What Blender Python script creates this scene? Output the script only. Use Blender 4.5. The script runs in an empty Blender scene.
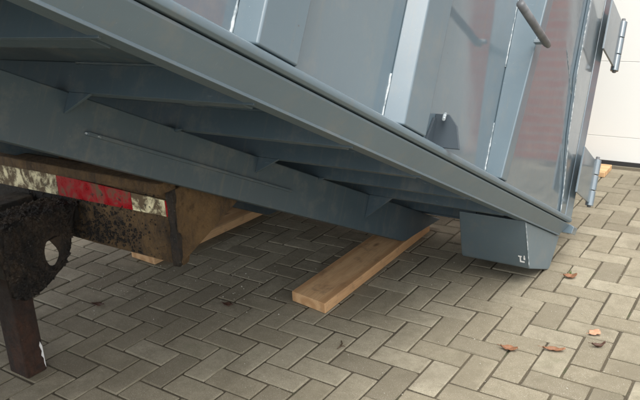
import bpy, bmesh, math, random
from mathutils import Vector, Matrix, noise
random.seed(7)
rd = random.Random(11)
SC = bpy.context.scene
COL = SC.collection

# ------------------------------------------------------------------ camera
cam_data = bpy.data.cameras.new('camera')
cam_data.sensor_width = 36.0
cam_data.lens = 36.0 * 690 / 640
cam_data.clip_start = 0.05
cam_data.clip_end = 600
cam = bpy.data.objects.new('camera', cam_data)
COL.objects.link(cam)
CAMX = Vector([0.82789, 0.55878, -0.04862]); CAMY = Vector([-0.138, 0.28695, 0.94795])
CAMZ = Vector([0.54365, -0.77809, 0.31468]); CAMP = Vector([0.93221, -2.20327, 1.34228])
mw = Matrix.Identity(4)
for i, v in enumerate((CAMX, CAMY, CAMZ, CAMP)):
    for j in range(3):
        mw[j][i] = v[j]
cam.matrix_world = mw
SC.camera = cam

# ------------------------------------------------------------------ sky, sun, exposure
SUN_EL, SUN_AZ = math.radians(66), math.radians(45)     # azimuth from +x towards -y
world = bpy.data.worlds.new('World')
SC.world = world
world.use_nodes = True
nt = world.node_tree
nt.nodes.clear()
sky = nt.nodes.new('ShaderNodeTexSky')
sky.sky_type = 'NISHITA'
sky.sun_disc = False
sky.sun_elevation = SUN_EL
sky.sun_rotation = math.radians(90) + SUN_AZ
sky.dust_density = 3.0
sky.air_density = 1.0
hsv = nt.nodes.new('ShaderNodeHueSaturation')
hsv.inputs['Saturation'].default_value = 0.16
bg = nt.nodes.new('ShaderNodeBackground')
bg.inputs['Strength'].default_value = 0.13
wo = nt.nodes.new('ShaderNodeOutputWorld')
nt.links.new(sky.outputs[0], hsv.inputs['Color'])
nt.links.new(hsv.outputs[0], bg.inputs['Color'])
nt.links.new(bg.outputs[0], wo.inputs['Surface'])
sl = bpy.data.lights.new('sun', 'SUN')
sl.energy = 1.15
sl.angle = math.radians(60)
sl.color = (1.0, 0.95, 0.87)
sun = bpy.data.objects.new('sun', sl)
COL.objects.link(sun)
sdir = Vector((math.cos(SUN_EL) * math.cos(SUN_AZ), -math.cos(SUN_EL) * math.sin(SUN_AZ), math.sin(SUN_EL)))
sun.rotation_euler = sdir.to_track_quat('Z', 'Y').to_euler()
SC.view_settings.view_transform = 'Standard'
SC.view_settings.look = 'None'
SC.view_settings.gamma = 1
SC.view_settings.exposure = 1.6
SC.cycles.max_bounces = 10

# ------------------------------------------------------------------ materials
class NT:
    """small wrapper round a material's node tree"""
    def __init__(self, name):
        self.m = bpy.data.materials.new(name)
        self.m.use_nodes = True
        self.t = self.m.node_tree
        self.b = self.t.nodes['Principled BSDF']
        self.tc = self.t.nodes.new('ShaderNodeTexCoord').outputs['Object']
    def link(self, a, b): self.t.links.new(a, b)
    def mapping(self, scale=(1, 1, 1), src=None):
        n = self.t.nodes.new('ShaderNodeMapping')
        n.inputs['Scale'].default_value = scale
        self.link(src or self.tc, n.inputs['Vector'])
        return n.outputs[0]
    def noise(self, scale, detail=4, rough=.55, vec=None, dist=0):
        n = self.t.nodes.new('ShaderNodeTexNoise')
        n.inputs['Scale'].default_value = scale
        n.inputs['Detail'].default_value = detail
        n.inputs['Roughness'].default_value = rough
        n.inputs['Distortion'].default_value = dist
        self.link(vec or self.tc, n.inputs['Vector'])
        return n.outputs['Fac']
    def voro(self, scale, vec=None, feature='F1'):
        n = self.t.nodes.new('ShaderNodeTexVoronoi')
        n.feature = feature
        n.inputs['Scale'].default_value = scale
        self.link(vec or self.tc, n.inputs['Vector'])
        return n.outputs
    def ramp(self, fac, *stops):
        n = self.t.nodes.new('ShaderNodeValToRGB')
        cr = n.color_ramp
        while len(cr.elements) < len(stops): cr.elements.new(0.5)
        for e, (p, c) in zip(cr.elements, stops):
            e.position = p
            e.color = (c, c, c, 1) if isinstance(c, (int, float)) else (*c, 1)
        self.link(fac, n.inputs['Fac'])
        return n.outputs['Color']
    def mix(self, fac, a, b, mode='MIX'):
        n = self.t.nodes.new('ShaderNodeMix')
        n.data_type = 'RGBA'; n.blend_type = mode
        for sock, v in ((n.inputs[0], fac), (n.inputs[6], a), (n.inputs[7], b)):
            if hasattr(v, 'is_output'): self.link(v, sock)
            elif isinstance(v, (int, float)): sock.default_value = v
            else: sock.default_value = (*v, 1)
        return n.outputs[2]
    def math(self, op, a, b=0.5):
        n = self.t.nodes.new('ShaderNodeMath'); n.operation = op
        for sock, v in ((n.inputs[0], a), (n.inputs[1], b)):
            if hasattr(v, 'is_output'): self.link(v, sock)
            else: sock.default_value = v
        return n.outputs[0]
    def attr(self, name):
        n = self.t.nodes.new('ShaderNodeAttribute'); n.attribute_name = name
        return n.outputs
    def sep(self, v):
        n = self.t.nodes.new('ShaderNodeSeparateXYZ'); self.link(v, n.inputs[0]); return n.outputs
    def bump(self, h, strength=.3, dist=.002, normal=None):
        n = self.t.nodes.new('ShaderNodeBump')
        n.inputs['Strength'].default_value = strength
        n.inputs['Distance'].default_value = dist
        self.link(h, n.inputs['Height'])
        if normal: self.link(normal, n.inputs['Normal'])
        return n.outputs[0]
    def out(self, color=None, rough=None, normal=None, **kw):
        b = self.b
        for key, v in (('Base Color', color), ('Roughness', rough), ('Normal', normal)):
            if v is None: continue
            if hasattr(v, 'is_output'): self.link(v, b.inputs[key])
            elif isinstance(v, (int, float)): b.inputs[key].default_value = v
            else: b.inputs[key].default_value = (*v, 1)
        for k, v in kw.items(): b.inputs[k.replace('_', ' ')].default_value = v
        return self.m

M = {}
def paint(name, col, coat=.9, crough=.06, dust=.25):
    n = NT(name)
    a = n.noise(2.2, 5, .6)
    c = n.mix(n.ramp(a, (.3, 0), (.75, 1)), tuple(x * .90 for x in col), tuple(x * 1.08 for x in col))
    d = n.noise(9, 8, .7)
    c = n.mix(n.math('MULTIPLY', n.ramp(d, (.52, 0), (.78, 1)), dust), c, (.20, .19, .165))
    run = n.noise(5, 5, .65, n.mapping((9, 9, .7)))
    c = n.mix(n.math('MULTIPLY', n.ramp(run, (.55, 0), (.78, 1)), dust * .8), c, (.16, .15, .125))
    scr = n.noise(8, 3, .6, n.mapping((2, 60, 14)))
    c = n.mix(n.math('MULTIPLY', n.ramp(scr, (.70, 0), (.74, 1)), .35), c, (.26, .31, .34))
    # small chips and scuffs
    v = n.voro(26)['Distance']
    sp = n.math('MULTIPLY', n.ramp(v, (.03, 1), (.07, 0)), n.ramp(n.noise(5, 2), (.58, 0), (.62, 1)))
    c = n.mix(sp, c, (.07, .055, .045))
    orange = n.noise(420, 2, .5)
    wob = n.noise(3.3, 2, .5)
    nb = n.bump(wob, .16, .010)
    nb2 = n.bump(orange, .03, .001, nb)
    n.out(c, n.ramp(d, (.3, .36), (.8, .55)), nb2, Coat_Weight=coat, Coat_Roughness=crough, Coat_IOR=1.9)
    n.link(nb2, n.b.inputs['Coat Normal'])
    return n.m
M['paint'] = paint('grey_blue_paint', (.086, .126, .152), dust=.4)
M['paint_rib'] = paint('grey_blue_rib_paint', (.092, .134, .160), coat=.35, crough=.14, dust=.35)
M['paint_under'] = paint('grey_blue_shaded_paint', (.060, .092, .112), coat=.10, crough=.4, dust=.6)  # darker copy of the container paint, standing for shade on the underside
M['paint_rail'] = paint('grey_blue_rail_paint', (.098, .140, .165), coat=.18, crough=.3, dust=.5)
n = NT('weld_paint')
M['weld'] = n.out(n.mix(n.ramp(n.noise(60), (.4, 0), (.6, 1)), (.16, .20, .22), (.45, .49, .50)), .5)
n = NT('shaded_plate_paint')
M['dark'] = n.out((.036, .050, .062), .65)  # container paint darkened, so shade on the tie plate is in the colour
n = NT('white_chalk')
M['chalk'] = n.out((.7, .7, .68), .8)
n = NT('bare_steel')
M['steel'] = n.out(n.mix(n.ramp(n.noise(22, 5), (.35, 0), (.7, 1)), (.085, .09, .095), (.16, .165, .17)), .5, None, Metallic=.1)

# mud and rust of the truck
def muddy(name, c_dark, c_mud, c_spk, bias, grime_x=None):
    n = NT(name)
    a = n.noise(7, 8, .68)
    st = n.noise(6, 6, .7, n.mapping((5, 5, 2.2)), 1.2)
    f = n.math('ADD', n.math('MULTIPLY', a, .6), n.math('MULTIPLY', st, .4))
    c = n.mix(n.ramp(f, (bias - .08, 0), (bias + .10, 1)), c_dark, c_mud)
    if grime_x is not None:                      # black greasy splatter on one end of the bar
        e = n.math('ADD', n.sep(n.tc)[0], n.math('MULTIPLY', n.noise(11, 6, .7), .5))
        e = n.math('SUBTRACT', e, grime_x + .20)
        c = n.mix(n.ramp(e, (0, 1), (.14, 0)), c, (.018, .016, .014))
    r = n.noise(28, 6, .7)
    c = n.mix(n.math('MULTIPLY', n.ramp(r, (.52, 0), (.66, 1)), .55), c, tuple(x * .35 for x in c_dark))
    sp = n.math('MULTIPLY', n.ramp(n.noise(150, 4, .75), (.60, 0), (.68, 1)), n.ramp(n.noise(17, 5, .7), (.46, 0), (.62, 1)))
    c = n.mix(n.math('MULTIPLY', sp, .8), c, c_spk)
    h = n.math('ADD', n.noise(70, 8, .75), n.math('MULTIPLY', a, .8))
    n.out(c, n.ramp(r, (.3, .30 if c_dark[0] < .02 else .55), (.8, .95)), n.bump(h, 1.0, .016))
    return n.m
M['mud_bar'] = muddy('mud_caked_bumper', (.040, .030, .022), (.20, .122, .050), (.28, .22, .14), .46, -1.22)
M['mud_brown'] = muddy('mud_caked_steel', (.055, .035, .019), (.20, .118, .046), (.24, .18, .11), .48)
M['mud_black'] = muddy('greasy_black_steel', (.016, .014, .012), (.085, .055, .032), (.42, .38, .31), .54)  # pale speckle colour paints glints into the greasy black
M['rust'] = muddy('rusty_steel', (.030, .018, .013), (.105, .042, .020), (.16, .10, .06), .55)
def tape(name, col, lo=.47):
    n = NT(name)
    g = n.noise(17, 7, .68)
    g2 = n.noise(9, 7, .65, n.mapping((1.6, 1, 1.2)), 1.4)
    f = n.math('ADD', n.math('MULTIPLY', g, .55), n.math('MULTIPLY', g2, .45))
    c = n.mix(n.ramp(f, (lo, 0), (lo + .09, 1)), col, (.12, .085, .045))
    c = n.mix(n.ramp(n.noise(52, 4, .7), (.60, 0), (.66, 1)), c, (.02, .017, .014))
    sz = n.voro(70)['Distance']
    return n.out(c, n.ramp(f, (.45, .25), (.6, .8)), n.bump(sz, .08, .001))
M['tape_red'] = tape('red_reflective_tape', (.30, .010, .014), .52)
M['tape_white'] = tape('white_reflective_tape', (.80, .74, .48), .44)
n = NT('rubber')
M['rubber'] = n.out(n.mix(n.noise(12, 6), (.018, .017, .016), (.055, .048, .040)), .85)

def wood(name, c1, c2, c3):
    n = NT(name)
    oi = n.t.nodes.new('ShaderNodeObjectInfo').outputs['Random']
    vec = n.mapping((16, 1.1, 16))
    w = n.t.nodes.new('ShaderNodeTexWave')
    w.wave_type = 'RINGS'; w.rings_direction = 'Y'
    w.inputs['Scale'].default_value = .35; w.inputs['Distortion'].default_value = 5.5
    w.inputs['Detail'].default_value = 4; w.inputs['Detail Scale'].default_value = 1.3
    n.link(vec, w.inputs['Vector']); n.link(n.math('MULTIPLY', oi, 20), w.inputs['Phase Offset'])
    fib = n.noise(5, 6, .65, n.mapping((60, 2.5, 60)))
    c = n.mix(n.ramp(w.outputs['Fac'], (.15, 0), (.9, 1)), c1, c2)
    c = n.mix(n.math('MULTIPLY', n.ramp(fib, (.45, 0), (.7, 1)), .45), c, c3)
    kn = n.voro(3.6, n.mapping((2.2, 1, 2.2)))['Distance']
    c = n.mix(n.math('MULTIPLY', n.ramp(kn, (.07, 1), (.14, 0)), .75), c, (.13, .06, .025))
    drt = n.noise(11, 7, .72)
    c = n.mix(n.math('MULTIPLY', n.ramp(drt, (.54, 0), (.70, 1)), .55), c, (.13, .10, .065))
    blot = n.noise(6, 5, .6)
    c = n.mix(n.math('MULTIPLY', n.ramp(blot, (.52, 0), (.75, 1)), .5), c, c3)
    return n.out(c, .75, n.bump(fib, .25, .0015))
M['wood'] = wood('sawn_pine', (.64, .41, .215), (.50, .29, .135), (.25, .13, .06))

# paving
n = NT('concrete_paver')
tv = n.attr('tint')['Fac']
oi = n.t.nodes.new('ShaderNodeObjectInfo')
geo = n.t.nodes.new('ShaderNodeNewGeometry').outputs['Position']
c = n.ramp(tv, (0, (.205, .182, .130)), (.35, (.268, .238, .168)), (.7, (.305, .274, .198)), (1, (.355, .322, .238)))
big = n.noise(1.3, 5, .6, geo)
c = n.mix(n.math('MULTIPLY', n.ramp(big, (.35, 1), (.62, 0)), .45), c, (.135, .115, .075))
mid = n.noise(24, 6, .7, geo)
c = n.mix(n.math('MULTIPLY', n.ramp(mid, (.40, 0), (.70, 1)), .5), c, (.15, .13, .085))
spk = n.voro(330, geo)
fine = n.noise(520, 3, .7, geo)
c = n.mix(n.math('MULTIPLY', n.ramp(fine, (.50, 0), (.66, 1)), .65), c, (.095, .082, .058))
c = n.mix(n.math('MULTIPLY', n.ramp(n.noise(300, 2, .6, geo), (.62, 0), (.70, 1)), .7), c, (.50, .47, .40))
c = n.mix(n.math('MULTIPLY', n.ramp(n.noise(4.2, 6, .7, geo, .6), (.60, 0), (.72, 1)), .30), c, (.11, .12, .06))
damp = n.noise(2.6, 7, .68, geo, .8)
c = n.mix(n.math('MULTIPLY', n.ramp(damp, (.50, 0), (.60, 1)), .32), c, (.10, .085, .055))
pits = n.voro(120, geo)['Distance']
c = n.mix(n.math('MULTIPLY', n.ramp(pits, (.06, 1), (.16, 0)), .5), c, (.09, .075, .05))
h = n.math('ADD', n.math('MULTIPLY', fine, .6), n.math('MULTIPLY', mid, 1.2))
M['paver'] = n.out(c, .88, n.bump(h, .8, .003))
n = NT('joint_sand')
geo = n.t.nodes.new('ShaderNodeNewGeometry').outputs['Position']
c = n.mix(n.ramp(n.noise(3, 6, .6, geo), (.35, 0), (.7, 1)), (.034, .027, .017), (.090, .072, .044))
c = n.mix(n.ramp(n.noise(7, 4, .7, geo), (.55, 0), (.68, 1)), c, (.035, .045, .015))
c = n.mix(n.ramp(n.noise(260, 3, .6, geo), (.5, 0), (.7, 1)), c, (.15, .13, .09))
M['sand'] = n.out(c, .95, n.bump(n.noise(300, 4, .7, geo), .8, .003))
n = NT('far_ground')
geo = n.t.nodes.new('ShaderNodeNewGeometry').outputs['Position']
M['ground'] = n.out(n.mix(n.noise(.6, 6, .6, geo), (.12, .11, .08), (.22, .20, .15)), .95)
n = NT('grit')
M['grit'] = n.out(n.mix(n.noise(40, 2), (.22, .20, .15), (.55, .53, .46)), .8)
n = NT('moss')
M['moss'] = n.out(n.mix(n.noise(90, 3), (.045, .075, .015), (.12, .17, .035)), .9)
def leafmat(name, a, b):
    n = NT(name)
    c = n.mix(n.ramp(n.noise(45, 5, .6), (.3, 0), (.7, 1)), a, b)
    return n.out(c, .6, n.bump(n.noise(80, 4), .3, .001))
M['leaf_brown'] = leafmat('brown_leaf', (.13, .058, .028), (.30, .145, .075))
M['leaf_dark'] = leafmat('dark_leaf', (.05, .025, .018), (.12, .06, .035))
M['leaf_pink'] = leafmat('pale_leaf', (.38, .19, .11), (.48, .27, .17))
M['twig'] = leafmat('twig_bark', (.045, .030, .018), (.09, .06, .035))

# building
n = NT('red_brick')
bt = n.t.nodes.new('ShaderNodeTexBrick')
bt.inputs['Color1'].default_value = (.42, .085, .045, 1)
bt.inputs['Color2'].default_value = (.47, .15, .09, 1)
bt.inputs['Mortar'].default_value = (.36, .33, .29, 1)
bt.inputs['Scale'].default_value = 1
bt.inputs['Brick Width'].default_value = .22; bt.inputs['Row Height'].default_value = .065
bt.inputs['Mortar Size'].default_value = .006
mp = n.t.nodes.new('ShaderNodeMapping'); mp.inputs['Rotation'].default_value = (math.radians(90), 0, 0)
n.link(n.tc, mp.inputs['Vector']); n.link(mp.outputs[0], bt.inputs['Vector'])
c = n.mix(n.math('MULTIPLY', n.noise(14, 6, .6), .5), bt.outputs['Color'], (.16, .06, .045))
M['brick'] = n.out(c, .85, n.bump(bt.outputs['Fac'], -.6, .006))
n = NT('white_door')
M['door_white'] = n.out(n.mix(n.noise(1.4, 4), (.78, .79, .76), (.83, .83, .80)), .4)
n = NT('grey_door')
M['door_grey'] = n.out(n.mix(n.noise(1.4, 4), (.36, .38, .37), (.43, .44, .42)), .45)
n = NT('door_frame'); M['frame'] = n.out((.60, .60, .57), .5)
n = NT('dark_seal'); M['seal'] = n.out((.03, .03, .03), .8)

# ------------------------------------------------------------------ mesh helpers
def tag(o, label=None, cat=None, group=None, kind=None):
    if label: o['label'] = label
    if cat: o['category'] = cat
    if group: o['group'] = group
    if kind: o['kind'] = kind
    return o

def empty(name, loc=(0, 0, 0)):
    o = bpy.data.objects.new(name, None)
    o.empty_display_size = .1
    o.location = loc
    COL.objects.link(o)
    return o

class MB:
    """collects boxes, prisms and tubes; build() links them as one object"""
    def __init__(self, s=1.0): self.v = []; self.f = []; self.s = s
    def add(self, vs, fs):
        k = len(self.v)
        self.v += [Vector(p) * self.s for p in vs]
        self.f += [[i + k for i in q] for q in fs]
        return self
    def box(self, x0, x1, y0, y1, z0, z1):
        v = [(x, y, z) for z in (z0, z1) for y in (y0, y1) for x in (x0, x1)]
        return self.add(v, [(0, 2, 3, 1), (4, 5, 7, 6), (0, 1, 5, 4), (2, 6, 7, 3), (0, 4, 6, 2), (1, 3, 7, 5)])
    def prism(self, poly, a, b, axis):
        """poly: 2D outline; extruded from a to b along axis (0, 1 or 2)"""
        def p3(p, t):
            q = list(p); q.insert(axis, t); return tuple(q)
        n_ = len(poly)
        v = [p3(p, a) for p in poly] + [p3(p, b) for p in poly]
        f = [tuple(range(n_ - 1, -1, -1)), tuple(range(n_, 2 * n_))]
        f += [(i, (i + 1) % n_, n_ + (i + 1) % n_, n_ + i) for i in range(n_)]
        return self.add(v, f)
    def loft(self, ra, rb):
        n_ = len(ra)
        f = [tuple(range(n_ - 1, -1, -1)), tuple(range(n_, 2 * n_))]
        f += [(i, (i + 1) % n_, n_ + (i + 1) % n_, n_ + i) for i in range(n_)]
        return self.add(list(ra) + list(rb), f)
    def tube(self, pts, r, seg=8, jit=0.0):
        pts = [Vector(p) for p in pts]
        rings = []
        for i, p in enumerate(pts):
            d = (pts[min(i + 1, len(pts) - 1)] - pts[max(i - 1, 0)]).normalized()
            u = d.orthogonal().normalized(); w = d.cross(u)
            if i and abs(d.z) < 2:                       # keep the rings aligned
                u = (lu - d * lu.dot(d)).normalized(); w = d.cross(u)
            lu = u
            rr = r[i] if isinstance(r, (list, tuple)) else r
            rr *= 1 + rd.uniform(-jit, jit)
            rings.append([p + (u * math.cos(2 * math.pi * k / seg) + w * math.sin(2 * math.pi * k / seg)) * rr for k in range(seg)])
        v = [q for rg in rings for q in rg]
        f = [tuple(range(seg - 1, -1, -1)), tuple(range(len(v) - seg, len(v)))]
        for i in range(len(rings) - 1):
            for k in range(seg):
                a, b = i * seg + k, i * seg + (k + 1) % seg
                f.append((a, b, b + seg, a + seg))
        return self.add(v, f)
    def build(self, name, mat, parent=None, bevel=0, seg=2, smooth=False):
        me = bpy.data.meshes.new(name)
        me.from_pydata(self.v, [], self.f)
        bm = bmesh.new(); bm.from_mesh(me)
        bmesh.ops.recalc_face_normals(bm, faces=bm.faces)
        bm.to_mesh(me); bm.free()
        if mat: me.materials.append(mat)
        o = bpy.data.objects.new(name, me)
        COL.objects.link(o)
        if parent: o.parent = parent
        if bevel:
            md = o.modifiers.new('edge', 'BEVEL')
            md.width = bevel; md.segments = seg; md.limit_method = 'ANGLE'; md.angle_limit = math.radians(35)
            md.harden_normals = True
            smooth = True
        if smooth:
            me.polygons.foreach_set('use_smooth', [True] * len(me.polygons))
        return o

def roughen(o, cuts, amp, scale, seed=0):
    """subdivide a mesh and push its points about, for caked dirt"""
    bm = bmesh.new(); bm.from_mesh(o.data)
    bmesh.ops.subdivide_edges(bm, edges=bm.edges, cuts=cuts, use_grid_fill=True)
    bmesh.ops.triangulate(bm, faces=[f for f in bm.faces if len(f.verts) > 4])
    bm.normal_update()
    for v in bm.verts:
        d = noise.noise(v.co * scale + Vector((seed, 0, 0))) + .5 * noise.noise(v.co * scale * 2.7)
        v.co += v.normal * d * amp
    bm.to_mesh(o.data); bm.free()
    o.data.polygons.foreach_set('use_smooth', [True] * len(o.data.polygons))

# ------------------------------------------------------------------ the ground and the paving
g = MB().box(-300, 300, -300, 300, -.5, -.0065)
tag(g.build('ground', M['ground']), kind='structure')
pave = MB().box(-7.5, 7.5, -6, 2.60, -.005, -.0045).build('pavement', M['sand'])
tag(pave, kind='structure')

U = .105
def paver_mesh(name, tints, rects):
    """bricks with a worn, chamfered top edge: rects = (cx, cy, long in x?, jitter)"""
    vs, fs, tt = [], [], []
    for (cx, cy, hor, tint, rz, tx, ty, dz) in rects:
        lx, ly = (.2028, .0978) if hor else (.0978, .2028)
        k = len(vs)
        cz, sz = math.cos(rz), math.sin(rz)
        cuts = [(rd.uniform(.001, .005) if rd.random() > .12 else rd.uniform(.006, .013)) for _ in range(8)]
        wear = [rd.uniform(.0015, .0055) for _ in range(8)]
        for ring, z in ((0, -.045), (0, -.0045), (1, 0)):
            q = 0
            for sx, sy in ((-1, -1), (1, -1), (1, 1), (-1, 1)):
                for first in (sx * sy > 0, sx * sy < 0):     # two points per cut corner, going round
                    ins = wear[q] if ring else 0
                    x = sx * (lx / 2 - ins - (0 if first else cuts[q]) * (1 if ring else .6))
                    y = sy * (ly / 2 - ins - (cuts[q] if first else 0) * (1 if ring else .6))
                    q += 1
                    vs.append((cx + x * cz - y * sz, cy + x * sz + y * cz, z + dz + x * tx + y * ty))
        for rr in (0, 8):
            for i in range(8):
                j = (i + 1) % 8
                fs.append((k + rr + i, k + rr + j, k + rr + 8 + j, k + rr + 8 + i))
        fs.append(tuple(range(k + 16, k + 24)))
        tt += [tint] * 24
    me = bpy.data.meshes.new(name)
    me.from_pydata(vs, [], fs)
    at = me.attributes.new('tint', 'FLOAT', 'POINT')
    at.data.foreach_set('value', tt)
    me.materials.append(M['paver'])
    return me

def px(p):
    d = Vector(p) - CAMP
    z = -d.dot(CAMZ)
    if z < .1: return None
    return 320 + 690 * d.dot(CAMX) / z, 200 - 690 * d.dot(CAMY) / z, z

bricks = []
seen = set()
for i in range(-90, 90):
    for j in range(-60, 60):
        for (ox, oy, w, hgt, hor) in ((1, 0, 2, 1, True), (0, 0, 1, 2, False)):
            a, b = ox + i + 2 * j, oy + i - 2 * j
            key = (a, b, hor)
            if key in seen: continue
            cx, cy = (a + w / 2) * U, (b + hgt / 2) * U
            if -7.2 < cx < 7.2 and -5.8 < cy < 2.47:
                seen.add(key)
                bricks.append((cx, cy, hor))
def jit():
    return (rd.random(), rd.gauss(0, .009), rd.gauss(0, .004), rd.gauss(0, .004), rd.uniform(-.0012, .0012))

# ------------------------------------------------------------------ the garage building
bld = empty('garage_building', (0, 2.7, 0))
tag(bld, 'red brick garage building with white sectional door behind the container', 'building')
def bpart(mb, name, mat, parent=None, bevel=0):
    o = mb.build(name, mat, parent or bld, bevel)
    if o.parent == bld: o.matrix_parent_inverse = Matrix.Translation((0, -2.7, 0))
    return o
DY = 2.63
D1 = (-2.05, .66); D2 = (1.50, 3.9)
w = MB()
for x0, x1 in ((-8, D1[0] - .06), (D1[1] + .06, D2[0] - .06), (D2[1] + .06, 8)):
    w.box(x0, x1, 2.55, 2.85, -.1, 3.1)
for x0, x1 in (D1, D2):
    w.box(x0 - .06, x1 + .06, 2.55, 2.85, 2.16, 3.1)
bpart(w, 'wall', M['brick'])
bpart(MB().box(-8.2, 8.2, 2.35, 9.0, 3.1, 3.28), 'roof', M['seal'])
bpart(MB().box(-8, 8, 8.7, 8.85, -.1, 3.1).box(-8, -7.8, 2.85, 8.7, -.1, 3.1).box(7.8, 8, 2.85, 8.7, -.1, 3.1), 'back_wall', M['brick'])
for (x0, x1), mat in ((D1, M['door_white']), (D2, M['door_grey'])):
    d = MB().box(x0, x1, DY + .008, DY + .05, .02, 2.10)
    d = bpart(d, 'garage_door', mat)
    zs = [.022, .19, .69, 1.19, 1.69, 2.09]
    for za, zb in zip(zs[:-1], zs[1:]):
        p_ = MB().box(x0 + .003, x1 - .003, DY, DY + .0075, za + .001, zb - .001).build('door_panel', mat, d, .002)
    MB().box(x0, x1, DY - .004, DY + .05, -.004, .019).build('door_seal', M['seal'], d)
    fr = MB().box(x0 - .06, x0, 2.56, 2.66, -.003, 2.16).box(x1, x1 + .06, 2.56, 2.66, -.003, 2.16).box(x0, x1, 2.56, 2.66, 2.10, 2.16)
    bpart(fr, 'door_frame', M['frame'], None, .003)

# ------------------------------------------------------------------ the container
S = .93
box_ = empty('roll_off_container')
tag(box_, 'grey blue steel roll-off container tilted with its rear end lowered to the paving', 'container')
mc = Matrix.Identity(4)
for i, v in enumerate([[0.99906, -0.04055, 0.01516], [0.04308, 0.89749, -0.43893], [0.00419, 0.43917, 0.8984]]):
    for j in range(3): mc[j][i] = v[j]
for j in range(3): mc[j][3] = ([0.11417, 0.49014, 0.09396])[j]
box_.matrix_world = mc
P, PU = M['paint'], M['paint_under']
def cp(mb, name, mat=P, bevel=.002, parent=None, seg=2):
    return mb.build(name, mat, parent or box_, bevel, seg)
def K(): return MB(S)
LF, LR, WF = -5.3, .33, -2.42                 # front end, rear end, far side
# side wall: folded sheet
side = cp(K().box(-.006, 0, LF, .36, .285, 2.3), 'side_wall', P, 0)
cp(K().box(WF, WF + .006, LF, .36, .285, 2.3), 'side_wall', P, 0)
cp(K().box(WF + .006, -.006, LF, LF + .006, .285, 2.3), 'front_wall', P, 0)
cp(K().box(WF + .008, -.008, LF + .008, .33, .284, .290), 'floor', PU, 0)
cp(K().box(-.05, .03, LF, .40, 2.302, 2.38), 'top_rail', P, .006)
cp(K().box(WF - .03, WF + .05, LF, .40, 2.302, 2.38), 'top_rail', P, .006)

# bottom side rail: leaning band, rounded ledge above a groove
for sgn, w0 in ((1, 0), (-1, WF)):
    def q(wv): return w0 + sgn * wv
    band = [(q(.0), .203), (q(.011), .203), (q(.011), .209), (q(.009), .210), (q(.046), .262), (q(.046), .268), (q(.040), .268), (q(.0), .212), (q(-.045), .212), (q(-.045), .203)]
    r = cp(K().prism([p for p in band], LF, LR, 1), 'side_rail', M['paint_rail'], .0015)
    led = [(q(.0), .276), (q(.0), .284), (q(.014), .2995), (q(.050), .2995), (q(.060), .294), (q(.062), .286), (q(.060), .278), (q(.052), .272), (q(.020), .272)]
    cp(K().prism(led, LF, LR - .02, 1), 'ledge', M['paint_rail'], .0015)
    cp(K().prism([(q(.026), .262), (q(.030), .2715), (q(.016), .2715), (q(.010), .262)], LF, LR - .004, 1), 'groove_strip', PU, 0)
# tab that closes the rail at the rear
cp(K().prism([(.004, .222), (.066, .222), (.072, .258), (.05, .268), (.004, .262)], LR + .001, LR + .07, 1), 'end_tab', P, .003)

# ribs: folded hat sections with a light welded edge
ribs = [(-1.512, -1.487, -1.482, .14, .058, .0), (-.722, -.716, -.692, .062, .058, .066), (-2.155, -2.134, -2.132, .14, .058, .0)]
x_ = -2.80
while x_ > LF + .1:
    ribs.append((x_ - .03, x_, x_, .14, .058, 0)); x_ -= .66
for (a, bt_, bb, c_, dep, grow) in ribs:         # root, edge at T=.93 and at the foot, width of the front, depth, growth of depth per metre
    for far in (0, 1):
        s_ = -1 if far else 1
        o_ = WF if far else 0
        k = K()
        W0, W1 = o_ + s_ * dep, o_ + s_ * (dep + grow * 2.0)
        b1 = bb + (bt_ - bb) * 1.0
        bot = [(o_, a, .3005), (W0, bb, .3005), (W0, bb + c_, .3005), (o_, bb + c_ + .035, .3005)]
        tp = [(o_, a, 2.30), (W1, b1, 2.30), (W1, b1 + c_, 2.30), (o_, b1 + c_ + .035, 2.30)]
        k.loft(bot, tp)
        rb = cp(k, 'rib', M['paint_rib'], .005)
        if not far:
            def bead(pts, r=.0035, name='weld_bead', par=None):
                out = []
                for p0, p1 in zip(pts[:-1], pts[1:]):
                    p0, p1 = Vector(p0), Vector(p1); L_ = max(2, int((p1 - p0).length / .012))
                    out += [p0.lerp(p1, i / L_) + Vector((rd.uniform(-1, 1), rd.uniform(-1, 1), 0)) * .0006 for i in range(L_)]
                out.append(Vector(pts[-1]))
                return K().tube(out, r, 6, .35).build(name, M['weld'], par or box_, 0, 2, True)
            ln = .135 if a < -1.4 else .20
            bead([(.001, a - .002, .303), (.001, a - .002, .303 + ln)], .0034 if a < -1.4 else .0026, par=rb)
            if a > -1: bead([(.001, a - .002, .72), (.001, a - .002, 1.6)], .0022, par=rb)

# corner post with its leaning weld seam
po = [(.09, 2.30), (.10, .95), (.128, .862), (.16, .68), (.262, .42), (.285, .3005), (.372, .3005), (.372, 2.30)]
k = K()
def wp(l): return .020 - max(0, (l - .09)) / .28 * .014
nn = len(po)
k.add([(0.0005, l, t) for l, t in po] + [(wp(l), l, t) for l, t in po],
      [tuple(range(nn)), tuple(range(2 * nn - 1, nn - 1, -1))] + [(i, i + nn, (i + 1) % nn + nn, (i + 1) % nn) for i in range(nn)])
post = cp(k, 'corner_post', P, .003)
bead([(wp(l) - .002, l - .001, t) for l, t in po[:6]], .0022, par=post)
bead([(.001, .128, .862), (.001, -.06, 1.02)], .0014, par=post)
cp(K().box(WF, WF + .05, .09, .372, .3005, 2.30), 'corner_post', P, .003)

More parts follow.
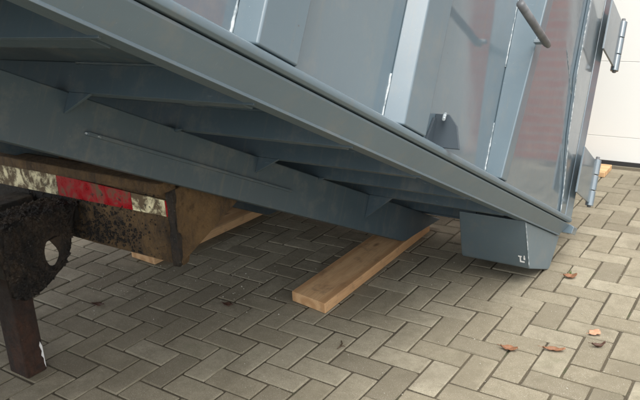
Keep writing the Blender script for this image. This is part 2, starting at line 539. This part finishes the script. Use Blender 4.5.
# rear door frame and door
cp(K().prism([(-.07, .376), (.008, .376), (.022, .44), (-.07, .44)], .30, 2.36, 2), 'door_post', P, .003)
cp(K().box(WF - .012, WF + .07, .376, .44, .30, 2.36), 'door_post', P, .003)
dr = cp(K().box(WF + .075, -.075, .40, .42, .30, 2.34), 'rear_door', P, .002)
for l in (.6, 1.1, 1.6, 2.1):
    cp(K().box(WF + .09, -.09, .421, .47, l, l + .07), 'door_rib', P, .004, dr)
cp(K().box(WF + .01, -.01, .33, .37, .204, .282), 'rear_sill', P, .003)
def hinge(t0, t1):
    h = cp(K().prism([(.300, t0 + .012), (.545, t0), (.560, t0 + .01), (.560, t1 - .01), (.300, t1 + .012)], .052, .062, 0), 'hinge', P, .002)
    n_ = 3
    for i in range(n_):
        za, zb = t0 - .012 + (t1 - t0 + .02) * i / n_, t0 - .012 + (t1 - t0 + .02) * (i + 1) / n_ - .004
        pts = [(.058, .582, za), (.058, .582, zb)]
        K().tube(pts, .021, 16).build('hinge_knuckle', P, h, .002)
    K().tube([(.058, .582, t0 - .02), (.058, .582, t1 + .02)], .010, 10).build('hinge_pin', M['steel'], h, 0, 2, True)
    return h
hinge(.415, .645)
hinge(1.145, 1.40)
hinge(1.90, 2.15)

# tie hook plate on the ledge with a slot pin
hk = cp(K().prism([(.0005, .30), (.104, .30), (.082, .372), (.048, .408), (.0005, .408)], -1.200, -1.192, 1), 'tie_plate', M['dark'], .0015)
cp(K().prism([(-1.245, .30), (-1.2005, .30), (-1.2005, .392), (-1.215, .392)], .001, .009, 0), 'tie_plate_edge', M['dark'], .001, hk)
cp(K().tube([(.030, -1.19, .410), (.040, -1.215, .400), (.052, -1.24, .382)], .0055, 8), 'tie_pin', M['weld'], 0, hk)
# rail for the tarpaulin cords
rl = cp(K().tube([(.135, -.688, .818), (.135, -.71, .819), (.135, -.80, .825), (.135, -1.02, .842)], [.011, .0145, .0145, .0145], 14), 'hook_bar', M['steel'], 0)
rl.data.polygons.foreach_set('use_smooth', [True] * len(rl.data.polygons))
cp(K().box(.094, .124, -.735, -.711, .812, .826), 'bar_bracket', P, .002, rl)

# underside: cross members, runners, gussets
lk = [-.355 - .4185 * i for i in range(12)]
for i, l in enumerate(lk):
    cm = K().box(WF + .03, -.012, l, l + .008, .198, .283)
    cm.box(WF + .03, -.048, l + .0085, l + (.055 if i == 5 else .040), .198, .206)
    cp(cm, 'cross_member', PU, .0015)
cp(K().box(WF + .38, -.35, .11, .118, .198, .283), 'cross_member', PU, .0015)
for w0, w1, fs_ in ((-.78, -.70, 1), (-1.72, -1.64, -1)):
    face = w1 if fs_ == 1 else w0
    ru = cp(K().prism([(LF + .3, .020), (.06, .020), (.10, .028), (.46, .197), (LF + .3, .197)], w0, w1, 0), 'runner', PU, .004)
    if fs_ == 1:
        bar = K().prism([(-1.945, .094), (-.955, .102), (-.955, .112), (-1.945, .106)], face + .0005, face + .013, 0)
        br_ = cp(bar, 'wear_strip', PU, .002, ru)
        bead([(face + .004, -1.95, .100), (face + .010, -1.90, .100)], .0042, par=br_)
    for i, l in enumerate(lk[:11]):
        if i % 2 == 0:
            e = face + fs_ * .0005
            wide = .10 if i else .125
            gz = .135 if i else .082
            gu = cp(K().prism([(e, .1975), (e, gz), (e + fs_ * wide, .1975)], l - .0005, l + .009, 1), 'gusset', PU, .0012)
        else:
            gu = cp(K().prism([(face + fs_ * .001, .1975), (face + fs_ * .001, .186), (face + fs_ * .03, .1975)], l - .012, l - .001, 1), 'gusset', PU, .001)

for i, l in enumerate(lk[:8]):
    kk = K()
    pts = [Vector((-.69 + .668 * q / 40, l - .003, .2815)) for q in range(41)]
    kk.tube(pts, .005, 6, .3)
    pts = [Vector((-.012, l - .003, .214 + .066 * q / 8)) for q in range(9)]
    kk.tube(pts, .005, 6, .3)
    kk.build('weld_bead', PU, box_, 0, 2, True)

# rear feet under the rail (housing of the rollers)
for s_, o_ in ((1, 0), (-1, WF)):
    prof = [(-.172, .2025), (-.006, .012), (.012, .006), (.285, .026), (.305, .040), (.368, .2025)]
    k = K()
    a = [(o_ - s_ * .0, l, t) for l, t in prof]
    b = [(o_ - s_ * (.335 if t < .1 else .318), l, t) for l, t in prof]
    k.loft(a, b)
    ft = cp(k, 'rear_foot', M['paint_rail'], .005, None, 3)
    if s_ == 1:
        bead([(.001, -.168, .197), (.001, -.012, .016)], .0024, par=ft)
        ch = K()
        for (dw, dl, ww, hh) in ((-.040, 0, .022, .006), (-.040, .004, .006, .020), (-.022, .012, .008, .010), (-.046, .022, .016, .005), (-.02, .024, .005, .006)):
            # paint chips low on the sloping face
            t0 = .028 + dl
            def onf(wv, t): return (wv, -.172 + (.2025 - t) / .1905 * .166 - .0035, t)
            ch.add([onf(dw, t0), onf(dw + ww, t0), onf(dw + ww, t0 + hh), onf(dw, t0 + hh)], [(0, 1, 2, 3)])
        c_ = ch.build('paint_chip', M['chalk'], ft)
        sm = c_.modifiers.new('thick', 'SOLIDIFY'); sm.thickness = .0008

# ------------------------------------------------------------------ the truck's rear frame
TRK = (-1.1, -.72, 0)
trk = empty('truck', TRK)
tag(trk, 'mud-caked rear frame of a hook-lift truck with red and white reflective strip', 'truck')
def tp_(mb, name, mat, parent=None, bevel=0, rough=None):
    o = mb.build(name, mat, parent or trk, bevel)
    if o.parent == trk: o.matrix_parent_inverse = Matrix.Translation(Vector(TRK) * -1)
    if rough: roughen(o, *rough)
    return o
bar = tp_(MB().prism([(-.72, .44), (-.715, .425), (-.685, .425), (-.68, .44), (-.68, .69), (-.72, .69)], -2.2, -.685, 0), 'rear_bumper', M['mud_bar'], None, 0, (6, .005, 12))
tp_(MB().prism([(-.735, .44), (-.40, .585), (-.37, .655), (-.53, .74), (-.715, .699), (-.735, .699)], -.684, -.665, 0), 'end_plate', M['mud_brown'], None, .004)
tp_(MB().box(-.70, -.6655, -.742, -.728, .43, .70), 'bumper_edge', M['mud_black'], None, 0, (7, .007, 22))
tp_(MB().box(-1.33, -.69, -.679, -.655, .60, .80), 'tipping_frame', M['mud_brown'], None, .004)
tp_(MB().box(-2.2, -.665, -.795, -.7215, .700, .734), 'top_flange', M['mud_brown'], None, 0, (6, .003, 12))
def strip(x0, x1, mat, za0, za1, zb0, zb1):
    tp_(MB().loft([(x0, -.734, za0), (x0, -.729, za0), (x0, -.729, za1), (x0, -.734, za1)],
                  [(x1, -.734, zb0), (x1, -.729, zb0), (x1, -.729, zb1), (x1, -.734, zb1)]), 'reflective_strip', mat)
def zl(x): return .592 + (x + 1.52) * .010
def zh(x): return .683 - (x + 1.5) * .035
for x0, x1, mat in ((-2.1, -1.70, M['tape_red']), (-1.698, -1.285, M['tape_white']), (-1.283, -.878, M['tape_red']), (-.876, -.715, M['tape_white']), (-.713, -.702, M['tape_red'])):
    strip(x0, x1, mat, zl(x0), zh(x0), zl(x1), zh(x1))
tp_(MB().box(-1.56, -1.44, -5.5, -.74, .42, .575), 'chassis_rail', M['mud_black'], None, .006)
tp_(MB().box(-1.435, -1.17, -3.5, -1.105, .42, .57), 'chassis_rail', M['mud_black'], None, .006)
# towing eye: a thick mud-caked plate with a slot, standing on edge
def eye():
    outer = [(-.72, .60), (-.80, .61), (-.888, .60), (-.836, .556), (-.809, .496), (-.816, .436), (-.852, .383), (-.909, .348), (-.954, .320), (-1.06, .30), (-1.16, .32), (-1.16, .46), (-1.10, .585), (-.99, .60)]
    outer = [(-.74, .598), (-.818, .560), (-.800, .496), (-.812, .436), (-.850, .383), (-.909, .348), (-.954, .325), (-1.02, .315), (-1.06, .34), (-1.07, .46), (-1.05, .575), (-.99, .598)]
    inner = [(-.852, .490), (-.842, .452), (-.858, .400), (-.884, .378), (-.914, .386), (-.920, .42), (-.920, .448), (-.917, .470), (-.911, .486), (-.898, .500), (-.880, .504), (-.864, .500)]
    inner += [(-.856, .498), (-.853, .494)]
    # the two rings start near the same corner and run the same way round
    n_ = len(outer)
    
    mb = MB()
    xa, xb = -1.147, -1.165
    v = [(xa, y, z) for y, z in outer] + [(xa, y, z) for y, z in inner] + [(xb, y, z) for y, z in outer] + [(xb, y, z) for y, z in inner]
    f = []
    for i in range(n_):
        j = (i + 1) % n_
        f += [(i, j, n_ + j, n_ + i), (2 * n_ + i, 3 * n_ + i, 3 * n_ + j, 2 * n_ + j), (i, 2 * n_ + i, 2 * n_ + j, j), (n_ + i, n_ + j, 3 * n_ + j, 3 * n_ + i)]
    return mb.add(v, f)
tp_(eye(), 'towing_eye', M['mud_black'], None, 0, (3, .0025, 34, 3))
tp_(MB().box(-1.34, -1.168, -1.06, -.745, .522, .582), 'eye_bracket', M['mud_black'], None, 0, (6, .006, 15, 5))
tp_(MB().box(-1.34, -1.168, -1.06, -.955, .40, .525), 'eye_bracket', M['mud_black'], None, 0, (6, .006, 15, 8))
lg = tp_(MB().box(-1.305, -1.195, -1.045, -.965, .001, .43), 'stabiliser_leg', M['rust'], None, .006, None)
sc_ = MB().prism([(-.968, .012), (-.972, .03), (-.971, .05), (-.978, .065), (-.973, .08), (-.979, .105), (-.974, .12), (-.968, .10)], -1.1955, -1.1942, 0).build('scraped_edge', M['chalk'], lg)
# clods of dried mud stuck to the bumper, the eye and its bracket
def in_poly(y, z, poly):
    c = False
    for (ya, za), (yb, zb) in zip(poly, poly[1:] + poly[:1]):
        if (za > z) != (zb > z) and y < (yb - ya) * (z - za) / (zb - za) + ya: c = not c
    return c
EYE = [(-.74, .598), (-.818, .560), (-.800, .496), (-.812, .436), (-.850, .383), (-.909, .348), (-.954, .325), (-1.02, .315), (-1.06, .34), (-1.07, .46), (-1.05, .575), (-.99, .598)]
SLOT = [(-.846, .510), (-.834, .452), (-.85, .390), (-.884, .368), (-.922, .376), (-.930, .42), (-.928, .470), (-.915, .500), (-.88, .514)]
clods = MB()
def clod(p, n_, r):
    n_ = Vector(n_); u = n_.orthogonal().normalized(); w = n_.cross(u)
    p = Vector(p)
    k = rd.randint(5, 7)
    ring = [p + (u * math.cos(6.283 * i / k) + w * math.sin(6.283 * i / k)) * r * rd.uniform(.6, 1.3) - n_ * .002 for i in range(k)]
    ring2 = [p + (q - p) * rd.uniform(.4, .7) + n_ * r * rd.uniform(.35, .8) for q in ring]
    clods.add(ring + ring2, [(i, (i + 1) % k, k + (i + 1) % k, k + i) for i in range(k)] + [tuple(range(k, 2 * k))])
for _ in range(1500):
    y, z = rd.uniform(-1.07, -.74), rd.uniform(.31, .6)
    if in_poly(y, z, EYE) and not in_poly(y, z, SLOT): clod((-1.1435, y, z), (1, 0, 0), .0025 + .0065 * rd.random() ** 2.5)
for _ in range(420):
    clod((rd.uniform(-1.34, -1.17), rd.uniform(-1.05, -.75), .586), (0, 0, 1), .003 + .006 * rd.random() ** 2)
for _ in range(900):
    x = -1.5 + .62 * rd.random() ** 1.4
    clod((x, -.722, rd.uniform(.435, .588)), (0, -1, 0), .0025 + .006 * rd.random() ** 2.5)
for _ in range(200):
    clod((rd.uniform(-1.3, -.69), -.722, rd.uniform(.43, .69)), (0, -1, 0), .002 + .004 * rd.random() ** 2)
cl_ = tp_(clods, 'mud_clods', M['mud_black'])
cl_['kind'] = 'stuff'
for sx in (-2.25, .02):
    ty = MB().tube([(sx - .15, -3.4, .5), (sx - .13, -3.4, .5), (sx + .13, -3.4, .5), (sx + .15, -3.4, .5)], [.46, .5, .5, .46], 40)
    t_ = tp_(ty, 'tyre', M['rubber'], None, .01)
    MB().tube([(sx - .154, -3.4, .5), (sx + .154, -3.4, .5)], .28, 28).build('rim', M['steel'], t_, .01)
tp_(MB().box(-2.1, -.13, -3.46, -3.34, .44, .549), 'axle', M['mud_black'], None, .01)

# ------------------------------------------------------------------ planks
def plank(pa, wid, length, ang, th, label, skew=0.0):
    e = MB().prism([(-wid / 2, skew), (wid / 2, -skew), (wid / 2, length), (-wid / 2, length + skew)], 0, th, 2)
    o = e.build('wooden_plank', M['wood'], None, .003)
    o.location = (*pa, .0015)
    o.rotation_euler = (0, 0, ang)
    return tag(o, label, 'plank', 'loose pine planks lying on the paving')
plank((-.626, -.098), .190, 1.03, math.radians(1.5), .046, 'pine plank lying on the dark paving under the near runner of the container', .018)
plank((-1.652, -.085), .185, 1.06, math.radians(-1.5), .046, 'pine plank end showing beneath the muddy truck bumper', .005)
dpk = plank((.02, 2.385), .20, 1.9, math.radians(90), .034, 'tan plank lying flat against the foot of the white garage door')

# ------------------------------------------------------------------ leaves and bits
def leaf(loc, L_, W_, rot, curl, mat, label):
    n_, m_ = 12, 4
    mb = MB()
    vs, fs = [], []
    for i in range(n_ + 1):
        t = i / n_
        hw = W_ / 2 * (math.sin(math.pi * (.02 + .96 * t ** 1.25)) ** .85) * (1 + .16 * math.sin(t * 23 + rot) * (1 if i % 2 else .3))
        for k in range(m_ + 1):
            s = (k / m_ - .5) * 2
            z = curl * ((t - .5) ** 2 * 3.0 + .35 * s * s) * L_ + .003 * math.sin(9 * t + 4 * s + rot) - .0025 * (1 - abs(s))
            vs.append(((t - .5) * L_, s * hw, z + .004))
    for i in range(n_):
        for k in range(m_):
            a = i * (m_ + 1) + k
            fs.append((a, a + 1, a + m_ + 2, a + m_ + 1))
    mb.add(vs, fs)
    z0 = vs[2][2]
    mb.tube([(-L_ * .5, 0, z0), (-L_ * .62, .002, z0 + .002), (-L_ * .72, .005, z0 + .001)], [.0011, .0009, .0009], 5)
    mn = min(v[2] for v in vs)
    o = mb.build('fallen_leaf', mat, None, 0, 2, True)
    o.location = (loc[0], loc[1], .0015 - mn)
    o.rotation_euler = (0, 0, rot)
    s = o.modifiers.new('thick', 'SOLIDIFY'); s.thickness = .0008
    return tag(o, label, 'leaf', 'fallen leaves on the paving')
leaf((.236, .690), .060, .040, .5, .25, M['leaf_brown'], 'curled brown leaf with green moss beside the rear foot of the container')
leaf((.212, -.022), .062, .034, .15, .18, M['leaf_brown'], 'stubby reddish brown leaf near the bottom edge of the paving')
leaf((.352, .050), .078, .026, .32, .12, M['leaf_brown'], 'long narrow brown leaf in the middle of a pale paver')
leaf((.446, .243), .050, .044, 1.0, .06, M['leaf_pink'], 'pale pink flat leaf at the right side of the paving')
leaf((.482, .150), .050, .018, .6, .35, M['leaf_dark'], 'small dark shrivelled leaf just below the pale pink leaf')
leaf((-1.449, -.53), .06, .03, .3, .15, M['leaf_dark'], 'small dark leaf on the shaded paving below the truck bumper')
leaf((-.940, -.253), .05, .032, .2, .15, M['leaf_dark'], 'dark red leaf on the shaded paving left of the near plank')
tw = MB().tube([(-.015, .03, .004), (0, .012, .006), (.004, -.012, .005), (.002, -.026, .004)], [.0022, .003, .0028, .0018], 6)
tw.tube([(.003, -.008, .005), (.016, -.002, .008), (.026, -.006, .006)], [.002, .0018, .001], 6)
o = tw.build('twig', M['twig'], None, 0, 2, True)
o.location = (-.338, -.300, .001)
tag(o, 'small dark forked twig on the paving below the near plank', 'twig')

mo = MB()
for _ in range(60):
    x, y = .222 + rd.gauss(0, .005), .728 + rd.gauss(0, .018)
    h = rd.uniform(.003, .010); a = rd.uniform(0, 6.28); dx, dy = math.cos(a) * .003, math.sin(a) * .003
    lx, ly = rd.gauss(0, .008), rd.gauss(0, .008)
    mo.add([(x - dx, y - dy, -.003), (x + dx, y + dy, -.003), (x + lx, y + ly, h)], [(0, 1, 2)])
o = mo.build('moss', M['moss'])
tag(o, 'tuft of green moss growing in the joint by the curled brown leaf', 'moss', kind='stuff')

gr = MB()
def stone(x, y, r):
    pts = [(1, 0, 0), (-1, 0, 0), (0, 1, 0), (0, -1, 0), (0, 0, 1), (0, 0, -1)]
    v = [(x + a * r * rd.uniform(.6, 1.2), y + b * r * rd.uniform(.6, 1.2), r * .6 + c * r * rd.uniform(.5, .9)) for a, b, c in pts]
    gr.add(v, [(0, 2, 4), (2, 1, 4), (1, 3, 4), (3, 0, 4), (2, 0, 5), (1, 2, 5), (3, 1, 5), (0, 3, 5)])
for _ in range(420):
    x, y = rd.uniform(-2.2, .9), rd.uniform(-.75, 1.2)
    stone(x, y, .0012 + .0022 * rd.random() ** 2)
for _ in range(300):
    x = rd.gauss(-1.75, .28); y = rd.gauss(-.30, .14)
    stone(x, y, .001 + .003 * rd.random() ** 3)
for _ in range(60):
    stone(rd.gauss(-1.0, .25), rd.gauss(-.05, .1), .002 + .003 * rd.random() ** 2)
tag(gr.build('grit', M['grit']), 'pale grit and crumbs strewn over the paving', 'grit', kind='stuff')

# ------------------------------------------------------------------ the paving bricks: those that show largest are separate
bpy.context.view_layer.update()
dg = bpy.context.evaluated_depsgraph_get()
cand = []
for (cx, cy, hor) in bricks:
    hx, hy = (.1, .05) if hor else (.05, .1)
    pts = [px((cx + a * hx, cy + b * hy, 0)) for a, b in ((-1, -1), (1, -1), (1, 1), (-1, 1))]
    if any(p is None for p in pts): continue
    if max(p[0] for p in pts) < 0 or min(p[0] for p in pts) > 640 or max(p[1] for p in pts) < 0 or min(p[1] for p in pts) > 400: continue
    area = abs(sum(pts[i][0] * pts[(i + 1) % 4][1] - pts[(i + 1) % 4][0] * pts[i][1] for i in range(4))) / 2
    vis = 0
    for a, b in ((0, 0), (-.8, -.8), (.8, -.8), (.8, .8), (-.8, .8)):
        t = Vector((cx + a * hx, cy + b * hy, .004)); q = px(t)
        if not (0 < q[0] < 640 and 0 < q[1] < 400): continue
        d = t - CAMP
        hit = SC.ray_cast(dg, CAMP, d.normalized(), distance=d.length - .006)
        vis += 0 if hit[0] else 1
    if vis: cand.append((area * vis / 5, (cx, cy, hor)))
cand.sort(reverse=True)
near = set(b for _, b in cand[:298])
protos = {}
for hor in (True, False):
    for v in range(10):
        protos[hor, v] = paver_mesh('brick', None, [(0, 0, hor, v / 9, 0, 0, 0, 0)])
for b in bricks:
    if b in near:
        t_, rz, tx, ty, dz = jit()
        o = bpy.data.objects.new('brick', protos[b[2], min(9, int(t_ * 10))])
        o.location = (b[0] + rd.gauss(0, .0008), b[1] + rd.gauss(0, .0008), dz)
        o.rotation_euler = (ty, -tx, rz)
        o.parent = pave
        COL.objects.link(o)
rest = paver_mesh('paving_bricks', None, [(*b, *jit()) for b in bricks if b not in near])
o = bpy.data.objects.new('paving_bricks', rest)
o.parent = pave; o['kind'] = 'stuff'
COL.objects.link(o)
